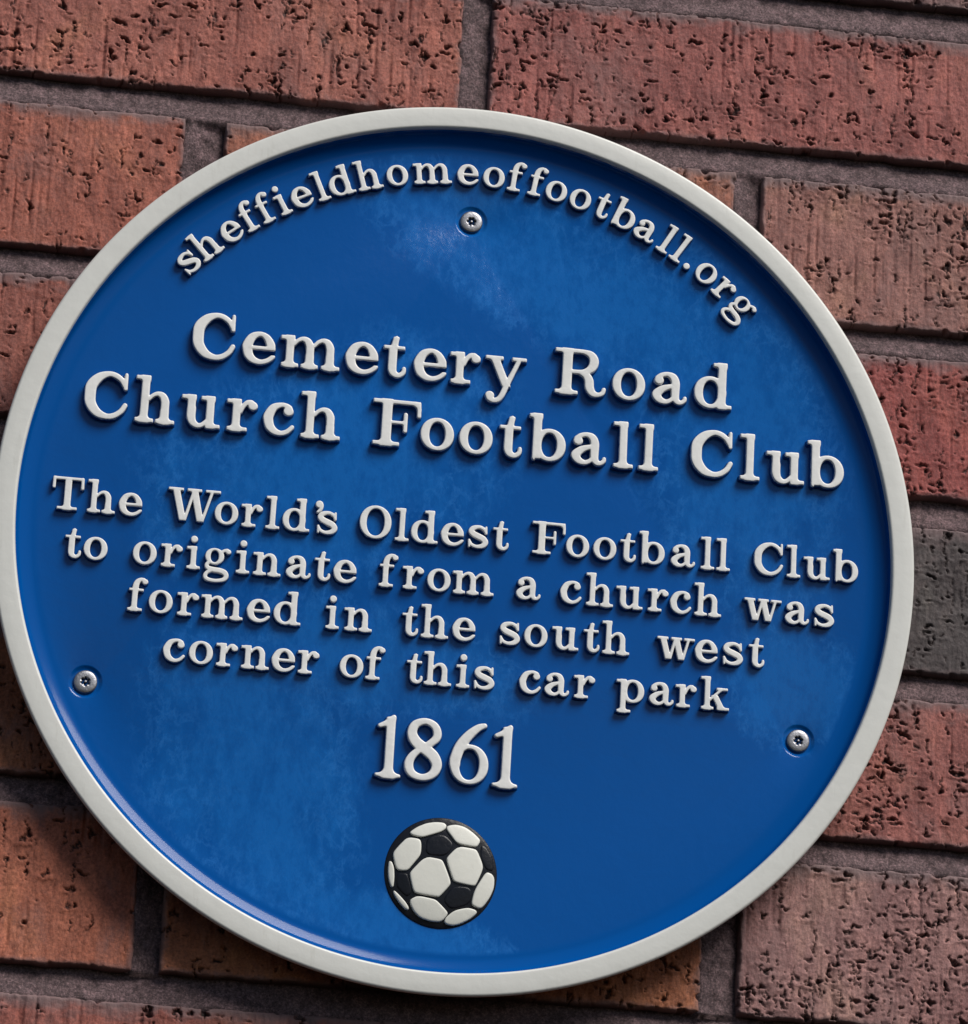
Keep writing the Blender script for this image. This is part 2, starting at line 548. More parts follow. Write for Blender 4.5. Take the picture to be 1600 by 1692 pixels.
def arcpts(cx, cz, r, a0, a1, n):
    return [(cx + r * math.cos(math.radians(a0 + (a1 - a0) * i / n)), cz + r * math.sin(math.radians(a0 + (a1 - a0) * i / n))) for i in range(n + 1)]


# rim: outer side, rounded shoulders, slightly crowned flat
rim_prof = [(176.0, 2.0), (181.4, 2.0), (182.0, 2.5), (186.9, 14.6), (187.9, 15.9)] + arcpts(187.15, 16.6, 1.35, -25, 86, 8) \
    + [(183.5, HR + .05), (181.3, HR)] + arcpts(180.2, 16.9, 1.1, 90, 172, 6) + [(178.9, 15.9)]
link("rim", revolve("rim", [(r_, h_) for r_, h_ in rim_prof][::-1], [RIM]), root)

SCR = [(-1.7, 140.1), (-145.4, -72.5), (143.3, -70.9)]

# blue field: edge cove revolved, flat face triangulated round the three screw dimples
cove = [(179.05, 16.2), (178.6, 15.2)] + arcpts(175.4, 15.2, 3.0, -6, -64, 9) + [(175.2, 11.92), (173.9, 11.43), (173.0, 11.2), (172.0, HP)]
cove_pts = cove[::-1]


def circle(cx, cy, r, n):
    return [(cx + r * math.cos(2 * math.pi * i / n), cy + r * math.sin(2 * math.pi * i / n)) for i in range(n)]


def cdt_mesh(name, loops, mats, keep=None, matfun=None, flat_name=False):
    """loops: list of (points, z or list of z); constrained triangulation, height by vertex."""
    pts = []; zs = []; ed = []
    for P, zz in loops:
        b = len(pts); n = len(P)
        pts += [Vector((float(a), float(b_))) for a, b_ in P]
        zs += [zz] * n
        ed += [(b + i, b + (i + 1) % n) for i in range(n)]
    vo, eo, fo, ov, oe, of = delaunay_2d_cdt(pts, ed, [], 0, 1e-7)
    Z = np.array([zs[o[0]] if o else np.nan for o in ov])
    V = np.array([(v.x, v.y, 0) for v in vo]); V[:, 2] = Z
    if np.isnan(Z).any():
        V[np.isnan(Z), 2] = np.nanmin(Z)
    F = np.array([f for f in fo if len(f) == 3])
    A = V[F]
    cr = (A[:, 1, 0] - A[:, 0, 0]) * (A[:, 2, 1] - A[:, 0, 1]) - (A[:, 1, 1] - A[:, 0, 1]) * (A[:, 2, 0] - A[:, 0, 0])
    F[cr < 0] = F[cr < 0][:, ::-1]
    if keep is not None:
        C = V[F].mean(1)
        F = F[keep(C)]
    return V, F


field_loops = [(circle(0, 0, 172.0, 420), HP)]
for (sx, sy) in SCR:
    for rr, hh in ((7.0, HP), (6.7, HP - .10), (6.3, HP - .36), (5.7, HP - .78), (5.2, HP - 1.0), (4.6, HP - 1.0)):
        field_loops.append((circle(sx, sy, rr, 48), hh))
V, F = cdt_mesh("field", field_loops, None, keep=lambda C: np.hypot(C[:, 0], C[:, 1]) < 172.2)
a = np.linspace(0, 2 * math.pi, 420, endpoint=False)
base_i = len(V)
cp = np.array(cove_pts[1:])
CV = np.stack([cp[None, :, 0] * np.cos(a)[:, None], cp[None, :, 0] * np.sin(a)[:, None], np.ones((420, 1)) * cp[None, :, 1]], -1).reshape(-1, 3)
# match outer ring of the flat face
rad = np.hypot(V[:, 0], V[:, 1]); ringv = np.where(rad > 171.9)[0]
angv = np.arctan2(V[ringv, 1], V[ringv, 0]) % (2 * math.pi)
order = np.round(angv / (2 * math.pi) * 420).astype(int) % 420
ring_of = np.zeros(420, dtype=int); ring_of[order] = ringv
n = len(cp)
i = np.arange(420); i2 = (i + 1) % 420
tri = [F]
quads = [np.stack([ring_of[i], base_i + i * n, base_i + i2 * n, ring_of[i2]], 1)]
for j in range(n - 1):
    quads.append(np.stack([base_i + i * n + j, base_i + i * n + j + 1, base_i + i2 * n + j + 1, base_i + i2 * n + j], 1))
Q = np.concatenate(quads)
F = np.concatenate([F, Q[:, [0, 1, 2]], Q[:, [0, 2, 3]]])
V = np.concatenate([V, CV])
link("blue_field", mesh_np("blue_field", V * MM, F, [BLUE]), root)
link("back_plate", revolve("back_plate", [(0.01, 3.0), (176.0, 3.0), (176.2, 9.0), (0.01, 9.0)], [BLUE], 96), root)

# ---- screws: domed heads with a six-lobed pin socket
def screw_meshes():
    lob = [( (1.62 + .34 * math.cos(6 * th)) * math.cos(th), (1.62 + .34 * math.cos(6 * th)) * math.sin(th)) for th in np.linspace(0, 2 * math.pi, 60, endpoint=False)]
    lob2 = [(x_ * .95, y_ * .95) for x_, y_ in lob]
    loops = [(circle(0, 0, 4.75, 48), -.9), (circle(0, 0, 4.7, 48), -.1), (circle(0, 0, 4.5, 48), .16), (circle(0, 0, 4.1, 48), .32), (circle(0, 0, 3.3, 48), .44), (circle(0, 0, 2.3, 48), .50),
             (lob, .46), (lob2, -1.1)]
    V, F = cdt_mesh("screw", loops, None)
    C = V[F]
    mi = (C[:, :, 2].min(1) < -.5) & (np.hypot(C[:, :, 0], C[:, :, 1]).max(1) < 3)
    me = mesh_np("screw_head", V * MM, F, [STEEL, DARKM], mi.astype(int))
    pin = revolve("socket_pin", [(.62, -1.1), (.6, .2), (.5, .42), (.3, .52), (.01, .55)][::-1], [STEEL], 20)
    return me, pin


sm, pm = screw_meshes()
for k, (sx, sy) in enumerate(SCR):
    o = link("screw", sm, root, (sx * MM, sy * MM, (HP - .2) * MM), rotz=(.1, .5, .25)[k])
    link("socket_pin", pm, o)


# ------------------------------------------------------------------ letter shapes (signed distance fields)
class G:
    def __init__(s, w, y0=-6, y1=106):
        s.w = w
        pad = 7
        s.gs = 1.15
        s.x0 = -pad; s.y0 = y0 - pad
        nx = int((w + 2 * pad) / s.gs) + 1; ny = int((y1 - y0 + 2 * pad) / s.gs) + 1
        s.X, s.Y = np.meshgrid(s.x0 + s.gs * np.arange(nx), s.y0 + s.gs * np.arange(ny), indexing='ij')
        s.f = np.full_like(s.X, 1e3)

    def add(s, d, k=0.0):
        if k <= 0:
            s.f = np.minimum(s.f, d)
        else:
            hh = np.clip(.5 + .5 * (s.f - d) / k, 0, 1)
            s.f = s.f * (1 - hh) + d * hh - k * hh * (1 - hh)
        return s

    def sub(s, d):
        s.f = np.maximum(s.f, -d)
        return s

    def box(s, x0, y0, x1, y1):
        dx = np.maximum(x0 - s.X, s.X - x1); dy = np.maximum(y0 - s.Y, s.Y - y1)
        return np.minimum(np.maximum(dx, dy), 0) + np.hypot(np.maximum(dx, 0), np.maximum(dy, 0))

    def ell(s, cx, cy, rx, ry, p=2.0):
        u = np.abs(s.X - cx) / rx; v = np.abs(s.Y - cy) / ry
        q = (u ** p + v ** p) ** (1 / p)
        gx = np.gradient(q, s.gs, axis=0); gy = np.gradient(q, s.gs, axis=1)
        return (q - 1) / np.maximum(np.hypot(gx, gy), .25 / max(rx, ry))

    def ring(s, cx, cy, rx, ry, irx, iry, icx=None):
        return np.maximum(s.ell(cx, cy, rx, ry, 2.05), -s.ell(cx if icx is None else icx, cy, irx, iry, 2.15))

    def stroke(s, pts, closed=False):
        P = np.array(pts, float)
        n = len(P)
        out = []
        seg = n if closed else n - 1
        for i in range(seg):
            if closed:
                p0, p1, p2, p3 = P[(i - 1) % n], P[i], P[(i + 1) % n], P[(i + 2) % n]
            else:
                p0, p1, p2, p3 = P[max(i - 1, 0)], P[i], P[i + 1], P[min(i + 2, n - 1)]
            m_ = max(2, int(np.hypot(*(p2 - p1)[:2]) / 1.0))
            for t_ in np.arange(m_) / m_:
                out.append(.5 * ((2 * p1) + (-p0 + p2) * t_ + (2 * p0 - 5 * p1 + 4 * p2 - p3) * t_ ** 2 + (-p0 + 3 * p1 - 3 * p2 + p3) * t_ ** 3))
        if not closed:
            out.append(P[-1])
        d = np.full_like(s.X, 1e3)
        for (a_, b_, r_) in out:
            d = np.minimum(d, np.hypot(s.X - a_, s.Y - b_) - (1.3 + .85 * r_))
        return d

    def bar(s, x0, y0, x1, y1, r0, r1=None):
        r1 = r0 if r1 is None else r1
        d = np.array([x1 - x0, y1 - y0]); L2 = d @ d
        t_ = np.clip(((s.X - x0) * d[0] + (s.Y - y0) * d[1]) / L2, 0, 1)
        return np.hypot(s.X - x0 - t_ * d[0], s.Y - y0 - t_ * d[1]) - (r0 + (r1 - r0) * t_)

    def para(s, xb, yb, xt, yt, w):
        """slanted stem with flat ends, horizontal width w, from (xb,yb) to (xt,yt)"""
        L = math.hypot(xt - xb, yt - yb)
        t_ = (s.Y - yb) / (yt - yb)
        cx = xb + (xt - xb) * t_
        d = (np.abs(s.X - cx) - w / 2) * abs(yt - yb) / L
        return np.maximum(d, np.maximum(yb - s.Y, s.Y - yt))


ST = 15.6
KB = 9.0


def stem(g, x, y0, y1, serif_b=None, flag=None, w=ST):
    g.add(g.box(x, y0, x + w, y1))
    if serif_b:
        g.add(g.box(serif_b[0], y0, serif_b[1], y0 + 8.0), KB)
    if flag is not None:
        g.add(g.box(flag - 2.5, y1 - 8.4, x + w, y1), KB * .6)


def gl_l():
    g = G(41); stem(g, 12, 0, 100, (0, 41), 1); return g
def gl_i():
    g = G(39); stem(g, 11, 0, 68, (0, 39), 1); g.add(g.ell(18.5, 91, 10, 10)); return g
ARCH = [(0, 50, 2.2), (7, 58.6, 2.8), (17, 63.4, 3.9), (27, 60.0, 6.4), (32.5, 50, 8.0), (33.5, 40, 7.8), (33.5, 6, 7.6)]
def arch(g, x): g.add(g.stroke([(x + a_, b_, c_) for a_, b_, c_ in ARCH]), 2.0)
def gl_h(top=100):
    g = G(81); stem(g, 10, 0, top, (0, 37), 0); arch(g, 26.5); g.add(g.box(51.5, 0, 68.5, 30)); g.add(g.box(43, 0, 81, 8.0), KB); return g
def gl_n(): return gl_h(68)
def gl_m():
    g = G(124); stem(g, 9, 0, 68, (0, 35), 0); arch(g, 25); g.add(g.box(50, 0, 67, 30)); g.add(g.box(41.5, 0, 76, 8.0), KB)
    arch(g, 67); g.add(g.box(92, 0, 109, 30)); g.add(g.box(83.5, 0, 121, 8.0), KB); return g
def gl_u():
    g = G(78); stem(g, 10, 20, 68, None, 0); stem(g, 49, 0, 68, None, 40); g.add(g.box(52, 0, 78, 8.0), KB * .8)
    g.add(g.stroke([(18.5, 40, 8.5), (18.5, 22, 8.5), (22, 10.5, 7.4), (31, 3.6, 5), (41, 5, 3.6), (51, 15, 2.6)]), 1.5); return g
def gl_r():
    g = G(61); stem(g, 10, 0, 68, (0, 41), 0); g.add(g.stroke([(26, 42, 2.6), (31, 54, 3.2), (39, 63, 4), (47, 63.5, 5)]), 1.5); g.add(g.ell(51, 56.5, 9.5, 9), 2.5); return g
def gl_o():
    g = G(69); g.add(g.ring(34.5, 34, 34.5, 35.5, 17, 27.0)); return g
def gl_e():
    g = G(69); g.add(g.stroke([(58, 36, 8.5), (57.5, 44, 8.6), (49, 58.5, 6.2), (35, 65, 4.2), (19, 57.5, 7.4), (10, 40, 9.8), (10, 30, 9.8), (14, 16.5, 9), (24, 6.8, 6.8), (38, 3.4, 4.8), (51, 7, 4.2), (60, 13.5, 3.8), (64, 18.5, 3.2)]))
    g.sub(g.box(30, 20, 80, 31.5)); g.add(g.box(14, 30.4, 67.5, 38.0)); return g
def gl_c():
    g = G(63); g.add(g.stroke([(52, 60, 5), (45, 64, 4.4), (34, 65, 4.2), (19, 57.5, 7.4), (10, 40, 9.8), (10, 30, 9.8), (14, 16.5, 9), (24, 6.8, 6.8), (37, 3.4, 4.6), (49, 7.5, 4), (57, 15, 3.4), (60, 19, 3)]))
    g.add(g.ell(50.5, 52.5, 10, 9.8), 2); return g
def gl_a():
    g = G(73); g.add(g.stroke([(11, 55, 5), (19, 62, 4.2), (31, 65, 4.0), (43, 60, 7.0), (48.5, 48, 8.5), (48.5, 30, 8.5), (49, 14, 7.6), (54, 5.4, 5.4), (62, 4.6, 3.6), (68.5, 10, 3), (69.5, 15, 2.6)]))
    g.add(g.ell(13.5, 50, 9.5, 8.6), 2); g.add(g.stroke([(48, 40.5, 3), (37, 38, 4), (22, 32, 6.4), (10, 21, 8.8), (10, 14.5, 8.8), (17, 6.6, 6.8), (28, 3.4, 4.4), (38, 7, 3.4), (45, 15, 2.6)]), 1.0); return g
def gl_d():
    g = G(80); g.add(g.ring(34, 34, 34, 35.5, 16.5, 26.8, 34.5)); g.add(g.box(50, 0, 67, 100)); g.add(g.box(39, 92, 67, 100), KB * .7); g.add(g.box(53, 0, 80, 8.0), KB * .8); return g
def gl_b():
    g = G(78); g.add(g.ring(44, 34, 34, 35.5, 16.5, 26.8, 43.5)); g.add(g.box(9, 2, 26, 100)); g.add(g.box(0, 92, 26, 100), KB * .7); g.add(g.bar(12.5, 6, 12.5, 0, 3.5, 2)); return g
def gl_p():
    g = G(81, -34); g.add(g.ring(46.5, 34, 34, 35.5, 16.5, 26.8, 46)); stem(g, 10, -32, 68, (0, 41), 0); return g
def gl_g():
    g = G(80, -36); g.add(g.ring(30, 44, 27.5, 25, 12.5, 18.5)); g.add(g.stroke([(50, 58, 3), (58, 63.5, 3.6), (66, 64.5, 5)]), 1); g.add(g.ell(70, 60.5, 7.4, 7))
    g.add(g.stroke([(14, 25, 3.6), (8, 17, 4.6), (11, 8.5, 5.6), (26, 3.5, 7), (48, 1.5, 7.4), (62, -4, 7.6), (67, -14, 6.6), (60, -25, 5.2), (36, -30.5, 4.4), (12, -27, 5), (5, -17.5, 5), (10, -7, 4.2), (20, -1, 3.8)]), 1); return g
def gl_f():
    g = G(56); stem(g, 12, 0, 76, (1, 43)); g.add(g.box(2, 60.6, 44, 68)); g.add(g.stroke([(20.5, 60, 8.5), (20.5, 76, 8.5), (25, 89, 7), (34, 96.4, 4.6), (43, 96.5, 4)])); g.add(g.ell(47, 90.5, 8.5, 8), 2); return g
def gl_t():
    g = G(47); g.add(g.box(11, 14, 28, 68)); g.add(g.box(0, 60.6, 44, 68)); g.add(g.para(20, 60, 25.5, 88, 12), 3); g.add(g.bar(24.5, 70, 25.5, 88, 4, 2.2), 2)
    g.add(g.stroke([(19.5, 40, 8.5), (19.5, 18, 8.5), (23, 8, 7), (32, 3.6, 4.8), (40, 7, 3.8), (44, 13, 3.2), (44.5, 20, 2.6)])); return g
def gl_s():
    g = G(65); g.add(g.stroke([(55, 50, 3), (50, 59, 4), (36, 65, 4.2), (18, 60.5, 6.6), (11.5, 50.5, 7.8), (19, 42, 8.6), (34, 35.5, 9), (49, 28.5, 8.8), (55.5, 18, 8), (47, 7, 6.6), (29, 3.2, 4.4), (14, 8.5, 4), (8, 18, 3)]))
    g.add(g.bar(56, 66, 56.5, 46, 2.6, 3.2), 1); g.add(g.bar(7, 2, 6.5, 22, 2.6, 3.2), 1); return g
def vee(g, xl, xm, xr, yt, wt=18, wn=7.5, yb=0):
    g.add(g.para(xm - wt * .18, yb, xl, yt, wt)); g.add(g.para(xm + wn * .2, yb, xr, yt, wn))
def gl_w():
    g = G(113); vee(g, 17, 38, 55, 66); vee(g, 57, 77, 95, 66)
    for a_, b_ in ((0, 33), (42, 74), (81, 113)): g.add(g.box(a_, 60.4, b_, 68), 4)
    return g
def gl_W():
    g = G(154); vee(g, 22, 50, 76, 98, 20, 8); vee(g, 76, 102, 130, 98, 20, 8)
    for a_, b_ in ((0, 44), (56, 98), (110, 154)): g.add(g.box(a_, 92, b_, 100), 4)
    return g
def gl_y():
    g = G(87, -36); g.add(g.para(47, 2, 20, 64, 18)); g.add(g.box(1, 60.4, 38, 68), 5); g.add(g.box(57, 60.4, 87, 68), 5)
    g.add(g.stroke([(72, 64, 3.4), (60, 35, 3.6), (46, 2, 4.6), (38, -18, 4.6), (30, -28, 4.4), (20, -30, 4.6), (12, -26, 5)])); g.add(g.ell(13, -19.5, 9, 8.5), 2); return g
def gl_k():
    g = G(84); stem(g, 10, 0, 100, (0, 37), 0); g.add(g.bar(25, 29, 60, 63, 3.4)); g.add(g.box(46, 60.4, 79, 68), 4); g.add(g.para(63, 2, 40, 44, 19)); g.add(g.box(48, 0, 84, 8), 6); return g
def gl_C():
    g = G(89); g.add(g.stroke([(80, 74, 3.4), (74, 85, 4.6), (62, 93.5, 5), (47, 96.2, 5), (28, 88, 8.6), (13.5, 70, 11.2), (11.2, 50, 11.4), (13.5, 30, 11), (27, 11.5, 9), (46, 4, 5.6), (62, 6.5, 5), (76, 17, 4.4), (84, 31, 3.8)]))
    g.add(g.bar(83, 98, 82.5, 67, 3, 3.8), 2); return g
def gl_O():
    g = G(94); g.add(g.ring(47, 50, 47, 51.5, 27, 42.5)); return g
def gl_F():
    g = G(98); stem(g, 17, 0, 100, (0, 55), 0, 20); g.add(g.box(2, 91.8, 96, 100)); g.add(g.bar(93, 96.5, 93.5, 69, 3.4, 4)); g.add(g.bar(84, 95, 94, 84, 3.4, 2), 4)
    g.add(g.box(36, 48, 63, 54.4)); g.add(g.bar(66, 70, 66, 34, 3.8, 3.8), 4); return g
def gl_T():
    g = G(94); stem(g, 37.5, 0, 100, (18, 76), None, 19); g.add(g.box(3, 91.8, 91, 100)); g.add(g.bar(5.5, 96, 5, 68, 3.6, 4.2), 4); g.add(g.bar(88.5, 96, 89, 68, 3.6, 4.2), 4); return g
def gl_R():
    g = G(108); stem(g, 14, 0, 100, (0, 48), 0, 20); g.add(g.stroke([(32, 96.4, 3.6), (58, 96.2, 3.9), (74, 90, 7.4), (80, 76, 9.6), (74, 60, 7.8), (57, 51.5, 4), (30, 50.4, 3.4)]))
    g.add(g.stroke([(52, 50, 4), (64, 45, 7), (71, 34, 9), (73, 18, 9), (80, 6.5, 6.8), (91, 4, 4.2), (100, 8, 3.4), (103.5, 17, 3)]), 1); return g
def gl_q():
    g = G(26); g.add(g.ell(14, 89, 11, 11)); g.add(g.stroke([(21, 87, 4.5), (19, 75, 4), (10, 65, 2.2)]), 1); return g
def gl_dot():
    g = G(22); g.add(g.ell(11, 10, 10.5, 10.5)); return g
def gl_1():
    g = G(40); g.add(g.box(14, 0, 27.5, 98)); g.add(g.box(0, 0, 40, 4.6), 13); g.add(g.stroke([(3, 83, 2), (12, 87, 3.2), (20, 92, 4), (25, 99, 2)]), 3); return g
def gl_8():
    g = G(60); g.add(g.stroke([(31, 96.4, 4), (15.5, 90, 5.6), (10.5, 76, 7), (17, 62, 8.4), (31, 51.5, 8.6), (46, 40, 8.8), (52.5, 25, 7.6), (46, 10, 5.6), (30, 3.6, 4.4), (13.5, 9, 5.6), (7.5, 23, 6.4), (12, 37, 5), (24, 49, 3.8), (39, 59, 4.4), (49.5, 69, 5.4), (51, 80, 5.8), (45, 91, 5)], True)); return g
def gl_6():
    g = G(62); g.add(g.ring(31.5, 31.5, 30.5, 32.5, 16.5, 26)); g.add(g.stroke([(53, 97.5, 2.6), (43, 93, 4.6), (29, 80, 6.4), (16, 61, 7.8), (9, 40, 8.2), (8.4, 30, 8)])); return g


GLY = dict(l=gl_l, i=gl_i, h=gl_h, n=gl_n, m=gl_m, u=gl_u, r=gl_r, o=gl_o, e=gl_e, c=gl_c, a=gl_a, d=gl_d, b=gl_b, p=gl_p, g=gl_g, f=gl_f, t=gl_t, s=gl_s,
           w=gl_w, W=gl_W, y=gl_y, k=gl_k, C=gl_C, O=gl_O, F=gl_F, T=gl_T, R=gl_R)
GLY.update({"'": gl_q, '.': gl_dot, '1': gl_1, '8': gl_8, '6': gl_6})


def contours(f, x0, y0, gs, lvl):
    """closed marching-squares loops of f = lvl"""
    v = f - lvl
    v = np.where(np.abs(v) < 1e-4, 1e-4, v)
    ins = v < 0
    nx, ny = v.shape
    code = ins[:-1, :-1] * 1 + ins[1:, :-1] * 2 + ins[1:, 1:] * 4 + ins[:-1, 1:] * 8
    cells = np.argwhere((code > 0) & (code < 15))
    nxt = {}

    def pt(e):
        k, i, j = e
        if k == 0:
            a_, b_ = v[i, j], v[i + 1, j]; tt = a_ / (a_ - b_); return (x0 + gs * (i + tt), y0 + gs * j)
        a_, b_ = v[i, j], v[i, j + 1]; tt = a_ / (a_ - b_); return (x0 + gs * i, y0 + gs * (j + tt))
    table = {1: [('L', 'B')], 2: [('B', 'R')], 3: [('L', 'R')], 4: [('R', 'T')], 5: [('L', 'T'), ('R', 'B')], 6: [('B', 'T')], 7: [('L', 'T')],
             8: [('T', 'L')], 9: [('T', 'B')], 10: [('T', 'R'), ('B', 'L')], 11: [('T', 'R')], 12: [('R', 'L')], 13: [('R', 'B')], 14: [('B', 'L')]}
    for i, j in cells:
        i = int(i); j = int(j)
        E = {'B': (0, i, j), 'T': (0, i, j + 1), 'L': (1, i, j), 'R': (1, i + 1, j)}
        for a_, b_ in table[int(code[i, j])]:
            nxt[E[a_]] = E[b_]
    loops = []
    while nxt:
        s0, e = next(iter(nxt.items()))
        del nxt[s0]
        L = [s0]
        while e != s0:
            L.append(e)
            if e not in nxt:
                break
            e = nxt.pop(e)
        if len(L) > 5:
            loops.append(np.array([pt(q) for q in L]))
    return loops


def thin(L, tol=0.06, mind=0.7):
    """drop nearly collinear and crowded points"""
    keep = [0]
    n = len(L)
    i = 0
    while i < n:
        j = i + 2
        while j < n and j - i < 14:
            a_, b_ = L[i], L[j]
            d = b_ - a_; ln = math.hypot(*d) + 1e-9
            seg = L[i + 1:j]
            dist = np.abs((seg[:, 0] - a_[0]) * d[1] - (seg[:, 1] - a_[1]) * d[0]) / ln
            if dist.max() > tol:
                break
            j += 1
        k = j - 1
        while k < n - 1 and math.hypot(*(L[k] - L[i])) < mind:
            k += 1
        keep.append(k) if k < n else None
        i = k
        if i >= n - 1:
            break
    return L[sorted(set(keep))]


def true_sdf(g):
    loops = contours(g.f, g.x0, g.y0, g.gs, 0.0)
    P = g.X.size
    xs = g.X.ravel(); ys = g.Y.ravel()
    best = np.full(P, 1e9)
    for L in loops:
        A = L; B = np.roll(L, -1, 0)
        D = B - A; LL = np.maximum((D ** 2).sum(1), 1e-9)
        for c0 in range(0, P, 4000):
            sl = slice(c0, c0 + 4000)
            px = xs[sl][:, None] - A[None, :, 0]; py = ys[sl][:, None] - A[None, :, 1]
            tt = np.clip((px * D[None, :, 0] + py * D[None, :, 1]) / LL[None], 0, 1)
            d = np.hypot(px - tt * D[None, :, 0], py - tt * D[None, :, 1]).min(1)
            best[sl] = np.minimum(best[sl], d)
    return np.where(g.f.ravel() < 0, -best, best).reshape(g.f.shape)


# offset (units outward), relative height; the white paint begins at the marked level
LEVELS = [(3.9, -.05), (2.9, .02), (2.1, .16), (1.3, .50), (.9, .72), (.65, .84), (.1, .94), (-.6, .985), (-1.6, 1.0), (-4.3, 1.01)]


def glyph_mesh(ch):
    g = GLY[ch]()
    f = true_sdf(g)
    # slight softening of corners, as cast from a rubbed pattern
    k = np.array([.25, .5, .25])
    f = np.apply_along_axis(lambda a_: np.convolve(np.pad(a_, 1, 'edge'), k, 'valid'), 0, f)
    f = np.apply_along_axis(lambda a_: np.convolve(np.pad(a_, 1, 'edge'), k, 'valid'), 1, f)
    loops = []
    for off, hz in LEVELS:
        for L in contours(f, g.x0, g.y0, g.gs, off):
            L = thin(L)
            if len(L) > 4:
                loops.append((L, hz))
    V, F = cdt_mesh(ch, loops, None)
    C = V[F].mean(1)
    ii = np.clip(((C[:, 0] - g.x0) / g.gs).round().astype(int), 0, f.shape[0] - 1)
    jj = np.clip(((C[:, 1] - g.y0) / g.gs).round().astype(int), 0, f.shape[1] - 1)
    F = F[f[ii, jj] < 4.4]
    whitef = (V[F][:, :, 2].min(1) >= .60).astype(int)
    V = V.copy(); V[:, 0] -= g.w / 2
    # z in relative height: the object's scale turns it into millimetres
    return mesh_np("letter_" + ("stop" if ch == '.' else "mark" if ch == "'" else ch), V, F, [WHITE])


GM = {}
LINES = [
    ("title_line", "upper title line reading Cemetery Road", 0.1975, 67.3, 3.2, [('C', -104.9), ('e', -86.3), ('m', -64.8), ('e', -43.9), ('t', -30.6), ('e', -15.6), ('r', -1.0), ('y', 15.5), ('R', 47.0), ('o', 67.1), ('a', 84.3), ('d', 102.5)]),
    ("title_line", "lower title line reading Church Football Club", 0.1975, 37.5, 3.2, [('C', -146.7), ('h', -126.7), ('u', -107.9), ('r', -91.2), ('c', -76.3), ('h', -59.1), ('F', -27.9), ('o', -11.2), ('o', 4.8), ('t', 19.0), ('b', 34.2), ('a', 51.7), ('l', 66.1), ('l', 76.6), ('C', 103.1), ('l', 119.1), ('u', 134.2), ('b', 150.9)]),
    ("text_line", "small line reading The World's Oldest Football Club", 0.1365, -2.5, 2.6, [('T', -158.8), ('h', -145.1), ('e', -133.3), ('W', -108.0), ('o', -94.7), ('r', -84.2), ('l', -75.9), ('d', -66.4), ("'", -57.5), ('s', -53.8), ('O', -34.2), ('l', -23.2), ('d', -14.0), ('e', -2.5), ('s', 7.9), ('t', 17.2), ('F', 37.1), ('o', 49.0), ('o', 60.2), ('t', 69.7), ('b', 79.7), ('a', 92.7), ('l', 102.9), ('l', 109.4), ('C', 128.3), ('l', 138.8), ('u', 148.6), ('b', 160.4)]),
    ("text_line", "small line reading to originate from a church was", 0.1365, -22.4, 2.6, [('t', -155.0), ('o', -145.9), ('o', -126.2), ('r', -115.3), ('i', -106.5), ('g', -96.7), ('i', -86.6), ('n', -76.8), ('a', -64.1), ('t', -54.6), ('e', -45.2), ('f', -27.7), ('r', -17.4), ('o', -7.0), ('m', 7.4), ('a', 29.7), ('c', 47.1), ('h', 59.0), ('u', 71.4), ('r', 83.1), ('c', 92.4), ('h', 103.7), ('w', 126.4), ('a', 140.8), ('s', 152.0)]),
    ("text_line", "small line reading formed in the south west", 0.1365, -42.1, 2.6, [('f', -127.7), ('o', -118.3), ('r', -107.3), ('m', -93.3), ('e', -78.9), ('d', -67.4), ('i', -49.1), ('n', -38.6), ('t', -17.7), ('h', -7.6), ('e', 4.3), ('s', 22.9), ('o', 33.6), ('u', 45.8), ('t', 56.4), ('h', 66.5), ('w', 91.1), ('e', 103.8), ('s', 114.7), ('t', 124.4)]),
    ("text_line", "small line reading corner of this car park", 0.1365, -61.7, 2.6, [('c', -111.5), ('o', -100.7), ('r', -90.3), ('n', -78.9), ('e', -67.6), ('r', -57.5), ('o', -40.2), ('f', -30.8), ('t', -14.8), ('h', -5.3), ('i', 4.9), ('s', 13.5), ('c', 32.2), ('a', 43.2), ('r', 54.5), ('p', 73.4), ('a', 86.0), ('r', 96.3), ('k', 108.1)]),
    ("date_line", "large numerals reading 1861", 0.2500, -101.3, 3.0, [('1', -23.2), ('8', -9.3), ('6', 9.1), ('1', 23.9)]),
]


def put(ch, parent, u, v, s, h, rot=0.0):
    if ch not in GM:
        GM[ch] = glyph_mesh(ch)
    return link("numeral" if ch.isdigit() else "letter", GM[ch], parent, (u * MM, v * MM, HP * MM), (s * MM, s * MM, h * MM), rot)


for nm, lab, s, v, h, items in LINES:
    ln = empty(nm, root)
    ln["label"] = lab
    for ch, u in items:
        sc = s
        o = put(ch, ln, u, v, sc, h, random.Random(int(u * 10)).uniform(-.008, .008))

ARC = [('s', -47.3), ('h', -43.5), ('e', -39.2), ('f', -35.8), ('f', -33.0), ('i', -30.3), ('e', -27.2), ('l', -24.0), ('d', -20.9), ('h', -16.6), ('o', -12.3), ('m', -6.9), ('e', -1.6), ('o', 2.3), ('f', 5.7), ('f', 8.9),
       ('o', 11.9), ('o', 15.7), ('t', 19.2), ('b', 22.7), ('a', 26.6), ('l', 30.1), ('l', 32.5), ('.', 34.7), ('o', 37.7), ('r', 41.3), ('g', 45.2)]
ln = empty("curved_line", root)
ln["label"] = "arched web address line reading sheffieldhomeoffootball.org"
for ch, a_ in ARC:
    th = math.radians(a_)
    r_ = 155.7
    put(ch, ln, r_ * math.sin(th), r_ * math.cos(th), 0.130, 2.6, -th)

# ------------------------------------------------------------------ football emblem
ball = empty("football_emblem", root)
ball["label"] = "raised black and white football emblem"
BC = (0.6, -138.1)
BR = 22.1


